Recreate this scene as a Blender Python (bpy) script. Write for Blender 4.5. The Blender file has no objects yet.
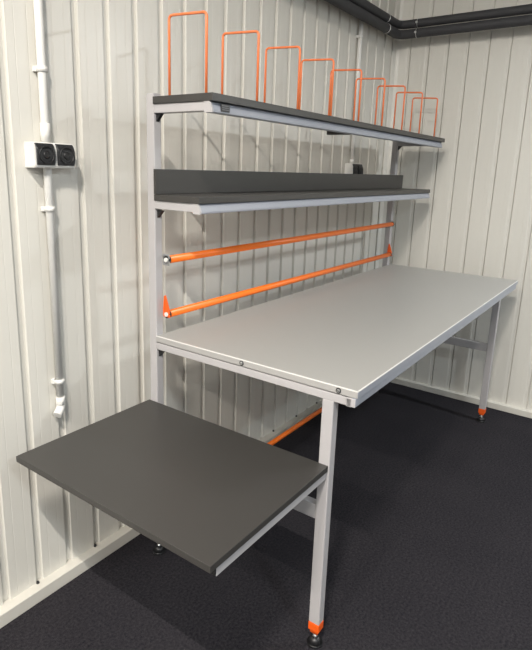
import bpy, bmesh, math, random
from mathutils import Vector, Matrix
C = bpy.context.scene.collection
random.seed(4)
# X runs along the workbench (near end at 0), Y across it (the rear wall at +Y), Z up. Metres.
YW, XW = 0.195, 2.42            # rear wall face, far wall face
ZC, YR, XN = 3.7, -4.6, -4.6    # ceiling, opposite wall, wall behind the camera

# ---------------------------------------------------------------- materials
def mat(name, col, rough=.5, metal=0., bump=0., bscale=300., var=0., vscale=4., spec=.5, emit=None):
    m = bpy.data.materials.new(name); m.use_nodes = True
    nt = m.node_tree; b = nt.nodes['Principled BSDF']
    b.inputs['Base Color'].default_value = (*col, 1)
    b.inputs['Roughness'].default_value = rough
    b.inputs['Metallic'].default_value = metal
    b.inputs['Specular IOR Level'].default_value = spec
    tc = nt.nodes.new('ShaderNodeTexCoord')
    if var:
        n = nt.nodes.new('ShaderNodeTexNoise'); n.inputs['Scale'].default_value = vscale
        n.inputs['Detail'].default_value = 6
        nt.links.new(tc.outputs['Object'], n.inputs['Vector'])
        r = nt.nodes.new('ShaderNodeMapRange')
        r.inputs['From Min'].default_value = .3; r.inputs['From Max'].default_value = .7
        r.inputs['To Min'].default_value = 1 - var; r.inputs['To Max'].default_value = 1 + var
        nt.links.new(n.outputs['Fac'], r.inputs['Value'])
        v = nt.nodes.new('ShaderNodeVectorMath'); v.operation = 'SCALE'
        v.inputs[0].default_value = col
        nt.links.new(r.outputs['Result'], v.inputs['Scale'])
        nt.links.new(v.outputs['Vector'], b.inputs['Base Color'])
    if bump:
        n = nt.nodes.new('ShaderNodeTexNoise'); n.inputs['Scale'].default_value = bscale
        nt.links.new(tc.outputs['Object'], n.inputs['Vector'])
        bp = nt.nodes.new('ShaderNodeBump'); bp.inputs['Strength'].default_value = bump
        bp.inputs['Distance'].default_value = .002
        nt.links.new(n.outputs['Fac'], bp.inputs['Height']); nt.links.new(bp.outputs['Normal'], b.inputs['Normal'])
    if emit:
        b.inputs['Emission Color'].default_value = (*emit[0], 1); b.inputs['Emission Strength'].default_value = emit[1]
    return m
M = dict(
    wall=mat('painted_wall_panel', (.66, .64, .585), .34, var=.02, vscale=1.2, bump=.05, bscale=60),
    trim=mat('base_trim_paint', (.60, .575, .52), .42, var=.03, vscale=6),
    plain=mat('plain_paint', (.32, .33, .34), .7, var=.02),
    ceil=mat('ceiling_paint', (.2, .21, .22), .8, var=.02),
    frame=mat('grey_powder_coat', (.415, .40, .405), .42, bump=.08, bscale=900),
    alu=mat('satin_aluminium_edge', (.30, .315, .36), .38),
    top=mat('light_grey_laminate', (.35, .345, .33), .38, bump=.06, bscale=700, var=.03, vscale=400),
    edge=mat('pale_edge_band', (.72, .71, .69), .3),
    band=mat('grey_edge_band', (.36, .35, .34), .4),
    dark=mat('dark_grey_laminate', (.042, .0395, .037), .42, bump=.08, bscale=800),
    orange=mat('orange_powder_coat', (.82, .165, .013), .38),
    wire=mat('orange_wire_coat', (.84, .215, .075), .4),
    cap=mat('orange_plastic', (.78, .105, .010), .4),
    black=mat('black_plastic', (.015, .015, .016), .4),
    lid=mat('charcoal_plastic', (.022, .023, .025), .38),
    white=mat('white_plastic', (.70, .69, .66), .42),
    steel=mat('zinc_steel', (.6, .6, .6), .3, metal=.9),
    foam=mat('dark_pipe_insulation', (.040, .040, .043), .7, bump=.2, bscale=150),
    sticker=mat('label_print', (.12, .12, .13), .5),
    lamp=mat('lamp_diffuser', (.9, .9, .88), .5, emit=((1, .96, .9), 3.)),
)
def carpet():
    m = bpy.data.materials.new('charcoal_carpet'); m.use_nodes = True
    nt = m.node_tree; b = nt.nodes['Principled BSDF']; N = nt.nodes.new; L = nt.links.new
    b.inputs['Roughness'].default_value = 1; b.inputs['Specular IOR Level'].default_value = .1
    tc = N('ShaderNodeTexCoord')
    n1 = N('ShaderNodeTexNoise'); n1.inputs['Scale'].default_value = 420; n1.inputs['Detail'].default_value = 3
    n2 = N('ShaderNodeTexNoise'); n2.inputs['Scale'].default_value = 110; n2.inputs['Detail'].default_value = 5
    n3 = N('ShaderNodeTexNoise'); n3.inputs['Scale'].default_value = 2.2
    for n in (n1, n2, n3): L(tc.outputs['Object'], n.inputs['Vector'])
    mx = N('ShaderNodeMath'); mx.operation = 'MULTIPLY_ADD'; mx.inputs[1].default_value = .5
    mm = N('ShaderNodeMath'); mm.operation = 'MULTIPLY'; mm.inputs[1].default_value = .4
    L(n2.outputs['Fac'], mm.inputs[0]); L(n1.outputs['Fac'], mx.inputs[0]); L(mm.outputs[0], mx.inputs[2])
    m3 = N('ShaderNodeMath'); m3.operation = 'MULTIPLY_ADD'; m3.inputs[1].default_value = .1
    L(n3.outputs['Fac'], m3.inputs[0]); L(mx.outputs[0], m3.inputs[2])
    r = N('ShaderNodeValToRGB'); r.color_ramp.elements[0].position = .33; r.color_ramp.elements[1].position = .68
    r.color_ramp.elements[0].color = (.0022, .0030, .0060, 1); r.color_ramp.elements[1].color = (.044, .040, .044, 1)
    L(m3.outputs[0], r.inputs['Fac']); L(r.outputs['Color'], b.inputs['Base Color'])
    bp = N('ShaderNodeBump'); bp.inputs['Strength'].default_value = .6; bp.inputs['Distance'].default_value = .004
    L(mx.outputs[0], bp.inputs['Height']); L(bp.outputs['Normal'], b.inputs['Normal'])
    return m
M['carpet'] = carpet()

# ---------------------------------------------------------------- helpers
def box(bm, x0, x1, y0, y1, z0, z1, bev=0., mi=0, seg=2):
    vs = bmesh.ops.create_cube(bm, size=1)['verts']
    bmesh.ops.scale(bm, vec=(abs(x1-x0), abs(y1-y0), abs(z1-z0)), verts=vs)
    bmesh.ops.translate(bm, vec=((x0+x1)/2, (y0+y1)/2, (z0+z1)/2), verts=vs)
    fs = {f for v in vs for f in v.link_faces}
    for f in fs: f.material_index = mi
    if bev:
        es = list({e for v in vs for e in v.link_edges})
        r = bmesh.ops.bevel(bm, geom=es, offset=bev, segments=seg, profile=.5, affect='EDGES')
        for f in r['faces']: f.material_index = mi
def cyl(bm, a, b, r, r2=None, n=16, mi=0):
    a, b = Vector(a), Vector(b); d = b-a
    q = Vector((0, 0, 1)).rotation_difference(d.normalized()).to_matrix().to_4x4()
    before = set(bm.faces)
    bmesh.ops.create_cone(bm, cap_ends=True, segments=n, radius1=r, radius2=r if r2 is None else r2, depth=d.length,
                          matrix=Matrix.Translation((a+b)/2) @ q)
    for f in set(bm.faces)-before:
        f.material_index = mi; f.smooth = len(f.verts) == 4
def tube(bm, pts, r, n=14, bend=0., bn=6, caps=True, mi=0):
    """round tube along a polyline whose corners are rounded with radius bend"""
    P = [Vector(p) for p in pts]; path = [P[0]]
    for i in range(1, len(P)-1):
        a, b, c = P[i-1], P[i], P[i+1]; d1 = (a-b).normalized(); d2 = (c-b).normalized()
        if bend:
            p1, p2 = b+d1*bend, b+d2*bend
            for k in range(bn+1):
                t = k/bn; path.append(p1*(1-t)**2+b*2*t*(1-t)+p2*t*t)
        else: path.append(b)
    path.append(P[-1]); rings = []
    t0 = (path[1]-path[0]).normalized(); up = Vector((0, 0, 1)) if abs(t0.z) < .9 else Vector((1, 0, 0))
    u = t0.cross(up).normalized()
    for i, p in enumerate(path):
        t = (path[min(i+1, len(path)-1)]-path[max(i-1, 0)]).normalized()
        u = (u-t*u.dot(t)).normalized(); v = t.cross(u)
        rings.append([bm.verts.new(p+(u*math.cos(2*math.pi*k/n)+v*math.sin(2*math.pi*k/n))*r) for k in range(n)])
    for A, B in zip(rings, rings[1:]):
        for k in range(n):
            f = bm.faces.new((A[k], A[(k+1) % n], B[(k+1) % n], B[k])); f.smooth = True; f.material_index = mi
    if caps:
        for f in (bm.faces.new(rings[0]), bm.faces.new(rings[-1][::-1])): f.material_index = mi
def prism(bm, pts, ax, a, b, mi=0):
    """extrude the 2-D outline pts along axis ax (0,1,2) from a to b"""
    def mk(p, t):
        l = [p[0], p[1]]; l.insert(ax, t); return bm.verts.new(l)
    A = [mk(p, a) for p in pts]; B = [mk(p, b) for p in pts]; n = len(pts)
    fs = [bm.faces.new(A), bm.faces.new(B[::-1])]
    for k in range(n): fs.append(bm.faces.new((A[k], B[k], B[(k+1) % n], A[(k+1) % n])))
    for f in fs: f.material_index = mi
def obj(name, bm, mats, parent=None, **props):
    bmesh.ops.recalc_face_normals(bm, faces=bm.faces)
    me = bpy.data.meshes.new(name); bm.to_mesh(me); bm.free()
    for m in (mats if isinstance(mats, (list, tuple)) else [mats]): me.materials.append(M[m])
    o = bpy.data.objects.new(name, me); C.objects.link(o)
    if parent: o.parent = parent
    for k, v in props.items(): o[k] = v
    return o
def B(): return bmesh.new()
def struct(name, bm, m): return obj(name, bm, m, kind='structure')
def empty(name, loc, label, cat, group=None):
    o = bpy.data.objects.new(name, None); C.objects.link(o); o.location = loc
    o['label'] = label; o['category'] = cat; o.empty_display_size = .05
    if group: o['group'] = group
    return o

def settle(root):
    """parts are modelled in room coordinates: carry them by the thing's origin"""
    L = Vector(root.location)
    for ch in root.children:
        ch.location = Vector(ch.location)-L

# ---------------------------------------------------------------- room shell
b = B(); box(b, XN, XW+.1, YR, YW+.1, -.1, 0); struct('floor', b, 'carpet')
b = B(); box(b, XN, XW+.1, YR, YW+.1, ZC, ZC+.1); struct('ceiling', b, 'ceil')

PER = .1258
def ribbed(bm, s_dark0, smin, smax, place, depth, back, slot=.007, sw=.0038):
    """wall sheet: flat fields with recessed troughs: square step, flat bottom, slanted return"""
    prof = [(smin, 0)]
    k = math.ceil((smin-s_dark0)/PER)
    while True:
        s = s_dark0+k*PER
        if s+.035 > smax: break
        if s > smin+.002:
            prof += [(s, 0), (s+.0004, depth+slot), (s+sw, depth+slot), (s+sw+.0004, depth), (s+.0245, depth), (s+.0285, 0)]
            m = s+.028+(PER-.028)/2        # two fine crease lines pressed into the flat field
            for c in (m-.021, m+.021): prof += [(c-.002, 0), (c, .0005), (c+.002, 0)]
        k += 1
    prof += [(smax, 0)]
    lo = [bm.verts.new(place(s, d, 0)) for s, d in prof]; hi = [bm.verts.new(place(s, d, ZC)) for s, d in prof]
    lo2 = [bm.verts.new(place(s, back, 0)) for s in (smin, smax)]; hi2 = [bm.verts.new(place(s, back, ZC)) for s in (smin, smax)]
    for i in range(len(prof)-1): bm.faces.new((lo[i], lo[i+1], hi[i+1], hi[i]))
    bm.faces.new((lo2[0], hi2[0], hi2[1], lo2[1]))
    bm.faces.new((lo[0], hi[0], hi2[0], lo2[0])); bm.faces.new((lo[-1], lo2[1], hi2[1], hi[-1]))
    bm.faces.new(lo+[lo2[1], lo2[0]]); bm.faces.new(hi+[hi2[1], hi2[0]])
b = B(); ribbed(b, -.145-.018, XN, XW, lambda s, d, z: (s, YW+d, z), .0125, .1); struct('wall_rear', b, 'wall')
b = B(); ribbed(b, -.042, YR, YW, lambda s, d, z: (XW+d, s, z), .0016, .1, .012, .0042); struct('wall_far', b, 'wall')
b = B(); box(b, XN-.1, XW+.1, YR-.1, YR, 0, ZC); struct('wall_opposite', b, 'plain')
b = B(); box(b, XN-.1, XN, YR, YW+.1, 0, ZC); struct('wall_near', b, 'plain')
# base trim: a low channel the panels stand in
b = B(); box(b, XN, XW, .157, YW+.012, 0, .050, .003); struct('baseboard_rear', b, 'trim')
b = B(); box(b, 2.388, XW+.012, YR, .157, 0, .042, .003); struct('baseboard_far', b, 'trim')
for k, x in enumerate([-.172+.2516*i for i in range(-3, 10)]):
    b = B(); cyl(b, (x+.012, YW-.004, .050), (x+.012, YW-.004, .056), .006, .005, 10)
    obj('ledge_screw', b, 'black', bpy.data.objects['baseboard_rear'])
# folded corner flashing
b = B(); prism(b, [(2.372, YW-.001), (2.376, YW-.006), (2.405, YW-.016), (2.414, .160), (2.4195, .118), (2.4195, YW-.001)], 2, .05, ZC)
struct('trim_1', b, 'wall')

# ---------------------------------------------------------------- workbench
L = 2.16; X3 = 2.243; ZT = .923
bench = empty('workbench', (0, 0, 0), 'long light grey packing workbench with overhead shelves, orange bars and dark side shelf', 'workbench')
LT = L+.016
# tabletop with pale edge band
b = B()
box(b, .001, LT, -.800, -.001, .899, ZT, .0015, 0)
box(b, -.002, .0012, -.802, -.001, .902, ZT-.0006, 0, 1)
box(b, -.002, LT+.002, -.8025, -.7995, .902, ZT-.0006, .0008, 3)
box(b, LT-.0005, LT+.002, -.80, -.001, .902, ZT-.0006, 0, 1)
box(b, -.0024, .0022, -.8026, -.001, ZT-.0025, ZT+.0004, .0005, 2); box(b, -.0022, LT+.002, -.8029, -.7985, ZT-.0025, ZT+.0004, .0005, 2)
tt = obj('tabletop', b, ['top', 'band', 'edge', 'alu'], bench)
for y in (-.742, -.392):
    b = B(); cyl(b, (-.002, y, .911), (-.006, y, .911), .006, .0045, 12, 0)
    box(b, -.0066, -.0058, y-.0035, y+.0035, .9102, .9118, 0, 1)
    cyl(b, (-.0015, y, .911), (-.003, y, .911), .0085, n=14, mi=1); obj('screw', b, ['steel', 'black'], tt)
# legs and posts
FX = ((0.002, .036), (L-.040, L-.006))      # near and far frame in x
def foot(parent, x, y):
    b = B(); box(b, x-.0178, x+.0178, y-.0195, y+.0195, .058, .0885, .003)
    prism(b, [(x-.0165, .059), (x+.0165, .059), (x+.012, .046), (x-.012, .046)], 1, y-.013, y+.013)
    obj('leg_end_cap', b, 'cap', parent)
    b = B(); cyl(b, (x, y, .016), (x, y, .052), .006, n=12, mi=1)
    cyl(b, (x, y, .027), (x, y, .034), .009, n=6, mi=1)
    cyl(b, (x, y, 0), (x, y, .008), .026, .025, 24); cyl(b, (x, y, .008), (x, y, .026), .025, .011, 24)
    obj('levelling_foot', b, ['black', 'steel'], parent)
for i, (x0, x1) in enumerate(FX):
    xm = (x0+x1)/2
    b = B(); box(b, x0, x1, -.727, -.689, .088, .872, .003); box(b, x0, x1, -.765, 0.0, .870, .8965, .003)
    box(b, x0-.0008, x1+.0008, -.769, -.7645, .8695, .897, .002, 1)
    lg = obj('leg', b, ['frame', 'frame'], bench); foot(lg, xm, -.708)
    b = B(); cyl(b, (xm, -.687, .155), (xm, -.683, .155), .006, .005, 10); obj('screw', b, 'steel', lg)
    b = B(); box(b, x0, x1, 0.0, .036, .088, 1.756, .003); po = obj('post', b, 'frame', bench); foot(po, xm, .018)
    b = B(); box(b, x0+.003, x1-.003, -.689, .001, .465, .515, .003); obj('crossbeam', b, 'frame', bench)
    # black corner gussets under the arms
    for z in (.866, 1.692, 1.3735):
        b = B(); prism(b, [(.0, z), (-.024, z), (0, z-.026)], 0, xm-.007, xm+.007)
        obj('gusset', b, 'black', po)
b = B(); box(b, .037, L-.041, -.785, -.755, .870, .8985, .003); box(b, -.004, L+.0, -.7985, -.785, .874, .9005, .003)
fr = obj('front_rail', b, 'alu', bench)
b = B(); box(b, -.0062, -.004, -.798, -.769, .8745, .8995, .0008); box(b, -.0062, .036, -.786, -.7695, .8725, .8985, .002); obj('rail_end_cap', b, 'frame', fr)
b = B(); box(b, FX[0][1], FX[1][0], -.04, -.005, .863, .8975, .003); obj('rear_rail', b, 'frame', bench)
# overhead shelf
b = B(); box(b, -.004, X3, -.2586, -.001, 1.7205, 1.7435, .0015)
us = obj('upper_shelf', b, 'dark', bench, label='dark grey upper shelf holding the orange wire hoops')
def front_profile(bm, y, z0, z1, x0, x1):
    # extruded edge rail: rounded nose outside, lip below
    prism(bm, [(y+.020, z1), (y+.004, z1), (y-.001, z1-.004), (y-.006, z1-.012), (y-.010, z0+.008), (y-.010, z0+.002), (y-.007, z0), (y+.020, z0)], 0, x0, x1)
b = B(); front_profile(b, -.2440, 1.687, 1.7205, .006, X3-.03); obj('front_rail', b, 'alu', us)
for xa, xb in ((-.001, .0065), (X3-.0305, X3-.024)):
    b = B(); prism(b, [(-.222, 1.7205), (-.244, 1.7205), (-.249, 1.711), (-.2545, 1.695), (-.2545, 1.687), (-.222, 1.687)], 0, xa, xb)
    obj('rail_end_cap', b, 'frame', us)
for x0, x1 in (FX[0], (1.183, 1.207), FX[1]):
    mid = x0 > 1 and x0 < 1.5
    b = B(); box(b, x0, x1, -.224, 0.0005, 1.700 if mid else 1.692, 1.7204, .002); obj('shelf_bracket', b, 'dark' if mid else 'frame', us)  # middle bracket takes the dark board material: its shade is put into the colour
b = B(); box(b, .042, .084, -.2562, -.2528, 1.6925, 1.7155, .0008)
for z in (1.7105, 1.7045, 1.6985): box(b, .045, .081, -.2567, -.2561, z-.0014, z+.0014, 0, 1)
obj('maker_plate', b, ['black', 'sticker'], us, label='small black plate on the front rail')
hoops = [.046+.2735*i for i in range(9)]
for x in hoops:
    b = B(); tube(b, [(x, -.03, 1.7436), (x, -.03, 1.994), (x, -.19, 1.985), (x, -.19, 1.7436)], .0044, 10, bend=.016)
    obj('divider_hoop', b, 'wire', us)
# lower overhead shelf with upstand
b = B(); box(b, -.004, X3-.02, -.206, -.001, 1.407, 1.428, .0015)
ls = obj('lower_shelf', b, 'dark', bench, label='dark grey narrow shelf with a raised back panel')
b = B(); box(b, -.004, X3-.012, -.013, -.001, 1.4285, 1.512, .001); obj('back_panel', b, 'dark', ls)
b = B(); front_profile(b, -.199, 1.3735, 1.407, .006, X3-.035); obj('front_rail', b, 'alu', ls)
for xa, xb in ((-.001, .0065), (X3-.036, X3-.029)):
    b = B(); prism(b, [(-.178, 1.407), (-.199, 1.407), (-.204, 1.398), (-.2095, 1.382), (-.2095, 1.3735), (-.178, 1.3735)], 0, xa, xb)
    obj('rail_end_cap', b, 'frame', ls)
for x0, x1 in FX:
    b = B(); box(b, x0, x1, -.180, 0.0005, 1.3785, 1.4068, .002); obj('shelf_bracket', b, 'frame', ls)
# roll bars between the posts
def rollbar(z, y, hook):
    b = B(); cyl(b, (.046, y, z), (L-.068, y, z), .0138, n=28)
    o = obj('roll_bar', b, 'orange', bench, label='orange round bar between the posts')
    for s, x in ((1, .036), (-1, L-.058)):
        b = B(); cyl(b, (x, y, z), (x+s*.010, y, z), .0148, n=24)
        cyl(b, (x+s*.009, y, z), (x+s*.0115, y, z), .0148, .0138, n=24)
        cyl(b, (x-s*.004, y, z), (x+s*.004, y, z), .008, n=16, mi=1)
        obj('bar_end', b, ['black', 'white'], o)
        if hook:
            b = B(); prism(b, [(y-.016, z-.010), (y+.016, z-.010), (y+.018, z+.012), (y+.013, z+.066), (y+.006, z+.070), (y-.012, z+.020)], 0, x-s*.0002, x+s*.004)
            obj('bar_hook', b, 'cap', o)
        else:
            b = B(); box(b, x, x+s*.004, y-.014, y+.018, z-.020, z+.020, .001); obj('bar_bracket', b, 'steel', o)
        if s < 0:
            b = B(); box(b, L-.0585, L-.0395, y-.008, y+.0185, z-.008, z+.008, .001); obj('bar_spacer', b, 'steel', o)
rollbar(1.199, -.018, False); rollbar(.999, -.018, True)
b = B(); cyl(b, (FX[0][1], .012, .154), (FX[1][0], .012, .154), .0125, n=24)
obj('foot_bar', b, 'orange', bench, label='low orange bar between the rear legs')
# side shelf
b = B(); box(b, -.541, -.0005, -.724, .040, .645, .664, .0012)
ss = obj('side_shelf', b, 'dark', bench, label='dark grey side shelf fixed to the near end')
b = B(); box(b, -.515, .0015, -.720, -.700, .618, .6445, .002); box(b, -.515, .0015, .004, .028, .618, .6445, .002)
box(b, -.030, .0015, -.700, .004, .618, .6445, .002); obj('shelf_frame', b, 'frame', ss)
for ya, yb in ((-.719, -.701), (.005, .027)):
    b = B(); box(b, -.5155, -.514, ya, yb, .619, .6435, 0); obj('rail_end_cap', b, 'black', ss)

# ---------------------------------------------------------------- conduits, sockets
def conduit(root, x, y, z0, z1, clamps, sleeves, elbow):
    b = B(); cyl(b, (x, y, z0), (x, y, z1), .0130, n=20); obj('conduit', b, 'white', root)
    for z in clamps:
        b = B(); cyl(b, (x, y, z-.008), (x, y, z+.008), .0165, n=20)
        box(b, x-.020, x+.020, y+.004, YW, z-.008, z+.008, .002); obj('pipe_clip', b, 'white', root)
    for za, zb in sleeves:
        b = B(); cyl(b, (x, y, za), (x, y, zb), .0150, n=20); obj('sleeve', b, 'white', root)
    if elbow:
        b = B(); tube(b, [(x, y, z0+.012), (x, y, z0-.012), (x-.024, y-.012, z0-.030)], .0150, 18, bend=.012); 
        obj('elbow', b, 'white', root)
def sock(root, x0, x1, z0, z1):
    yf = .140
    b = B(); prism(b, [(YW, z0), (yf+.006, z0), (yf, z0+.005), (yf+.001, z1-.020), (yf+.006, z1-.006), (yf+.013, z1), (YW, z1)], 0, x0, x1)
    bmesh.ops.bevel(b, geom=b.edges[:], offset=.002, segments=2, affect='EDGES')
    obj('housing', b, 'white', root)
    w = (x1-x0)
    for k in (0, 1):
        a = x0+w*(.04+.49*k); c = a+w*.42; zl, zh = z0+.009, z1-.003; n = 8
        b = B(); pts = []
        for i in range(n+1):
            t = i/n; pts.append((yf-.0005-.0075*math.sin(math.pi*(.12+.76*t))+.007*max(0, t-.75)*4, zl+(zh-zl)*t))
        pts += [(yf+.012, zh), (yf+.012, zl)]
        prism(b, pts, 0, a, c); bmesh.ops.bevel(b, geom=b.edges[:], offset=.0012, segments=1, affect='EDGES')
        lid = obj('socket_lid', b, 'lid', root)
        xm, zm = (a+c)/2, (zl+zh)/2-.002; b = B()
        R, yy = .0245, yf-.0085
        ring = [(xm+R*math.cos(2*math.pi*i/32), yy, zm+R*math.sin(2*math.pi*i/32)) for i in range(33)]
        tube(b, ring, .0018, 6, caps=False)
        box(b, xm-.009, xm+.009, yy-.0015, yy+.001, zh-.010, zh-.006, .0005)
        cyl(b, (xm, yy+.001, zm), (xm, yy-.0015, zm), .012, .009, 20)
        obj('lid_ring', b, 'black', lid)
r1 = empty('cable_conduit', (-.289, .175, .70), 'white plastic conduit on the wall left of the workbench, ending in an elbow', 'conduit')
conduit(r1, -.289, .175, .705, 3.0, (1.796, 1.378, .791), ((1.585, 1.640), (.705, .735)), True); settle(r1)
s1 = empty('wall_socket', (-.275, .19, 1.50), 'white double wall socket with black covers on the conduit left of the workbench', 'socket')
sock(s1, -.353, -.208, 1.505, 1.582); settle(s1)
r2 = empty('cable_conduit', (1.848, .175, 1.55), 'white plastic conduit behind the far end of the overhead shelves', 'conduit')
conduit(r2, 1.842, .175, 1.57, 2.56, (2.300,), ((1.575, 1.60),), False); settle(r2)
s2 = empty('wall_socket', (1.80, .19, 1.46), 'white double wall socket with black covers, half hidden behind the dark shelf back panel', 'socket')
sock(s2, 1.790, 1.928, 1.470, 1.574); settle(s2)

# ---------------------------------------------------------------- insulated pipes round the corner
def run(name, dz, r, off, label):
    t = empty(name, (0, 0, 2.30), label, 'pipe', 'insulated pipes under the ceiling')
    xc, yc = 2.30-off, .130-off
    b = B(); tube(b, [(XN+.02, yc, 2.42+dz), (xc, yc, 2.420+dz), (xc, YR+.02, 2.42+dz)], r, 22, bend=.055, bn=8)
    obj('insulated_pipe', b, 'foam', t)
    for x in (2.09, .75, -.6):
        b = B(); z = 2.42+dz
        ring = [(x, yc+(r+.0004)*math.cos(2*math.pi*i/24), z+(r+.0004)*math.sin(2*math.pi*i/24)) for i in range(25)]
        tube(b, ring, .0022, 8, caps=False); cyl(b, (x, yc+r, z), (x, YW-.0006, z), .004, n=10)
        obj('pipe_clamp', b, 'steel', t)
    for y in (.005, -1.35, -2.7):
        b = B(); z = 2.420+dz
        ring = [(xc+(r+.0004)*math.cos(2*math.pi*i/24), y, z+(r+.0004)*math.sin(2*math.pi*i/24)) for i in range(25)]
        tube(b, ring, .0022, 8, caps=False); cyl(b, (xc+r, y, z), (XW-.0006, y, z), .004, n=10)
        box(b, xc-r-.012, xc-r-.002, y-.006, y+.006, z-.006, z+.006, .001)
        obj('pipe_clamp', b, 'steel', t)
    settle(t); return t
run('heating_pipe', +.0305, .0255, .0, 'upper of the two dark insulated pipes running round the wall corner')
run('heating_pipe', -.0285, .0280, .004, 'lower of the two dark insulated pipes running round the wall corner')

# ---------------------------------------------------------------- lamps of the room, plus added fill lights (all out of frame)
def lamp(x, y, z, ly, w, power, col, label):
    t = empty('strip_or_fill_light', (x, y, z), label, 'ceiling light')
    b = B(); box(b, x-w/2-.02, x+w/2+.02, y-ly/2-.03, y+ly/2+.03, z+.012, z+.06, .005)
    for yy in (y-ly/3, y+ly/3): cyl(b, (x, yy, z+.05), (x, yy, ZC), .004, n=8)
    obj('lamp_housing', b, 'white', t)
    b = B(); box(b, x-w/2, x+w/2, y-ly/2, y+ly/2, z+.004, z+.014, .002); obj('lamp_diffuser', b, 'lamp', t)
    settle(t)
    ld = bpy.data.lights.new('strip_or_fill_glow', 'AREA'); ld.shape = 'RECTANGLE'; ld.size = w; ld.size_y = ly
    ld.energy = power; ld.color = col
    lo = bpy.data.objects.new('strip_or_fill_glow', ld); C.objects.link(lo); lo.location = (x, y, z)
lamp(-1.97, -1.4, 3.50, .30, .03, 132, (1, .94, .86), 'ceiling strip light above and behind the camera')
lamp(1.97, -2.35, 2.56, .30, .03, 50, (.92, .97, 1), 'hanging strip light near the far wall')
lamp(-1.9, -4.0, 3.12, .05, .30, 82, (.83, .93, 1), 'hanging strip light along the opposite wall')
lamp(-3.7, -2.0, 3.62, .4, .06, 105, (1, .95, .88), 'added fill light in the near half of the room')  # added fill, not a known lamp: lifts the far wall
lamp(-4.3, -.8, 3.64, .3, .06, 160, (1, .95, .87), 'added fill light in the corner behind the camera')  # second added fill, grazing the rear wall to brighten the far one

w = bpy.data.worlds.new('World'); bpy.context.scene.world = w; w.use_nodes = True
w.node_tree.nodes['Background'].inputs[0].default_value = (.6, .7, .8, 1)
w.node_tree.nodes['Background'].inputs[1].default_value = .1

# ---------------------------------------------------------------- camera
yaw, pit, rol, f = .6168, -.2325, .0311, 547.619
PX, PY = -8.6388, -26.1672
exec_cam = dict(c=(-1.3405, -1.3956, 1.522))
F = Vector((math.cos(pit)*math.cos(yaw), math.cos(pit)*math.sin(yaw), math.sin(pit)))
R = Vector((math.sin(yaw), -math.cos(yaw), 0)); U = R.cross(F)
c_, s_ = math.cos(rol), math.sin(rol)
R, U = c_*R+s_*U, c_*U-s_*R
cd = bpy.data.cameras.new('Camera'); cam = bpy.data.objects.new('Camera', cd); C.objects.link(cam)
mw = Matrix((( R.x, U.x, -F.x, 0), (R.y, U.y, -F.y, 0), (R.z, U.z, -F.z, 0), (0, 0, 0, 1)))
cam.matrix_world = Matrix.Translation(exec_cam['c']) @ mw
cd.sensor_fit = 'VERTICAL'; cd.sensor_height = 24; cd.lens = f*24/650
cd.shift_x = -PX/650; cd.shift_y = PY/650
cd.clip_start = .02
sc = bpy.context.scene; sc.camera = cam
vs = sc.view_settings; vs.view_transform = 'Standard'; vs.look = 'None'; vs.gamma = 1; vs.use_curve_mapping = False
vs.exposure = 0.08
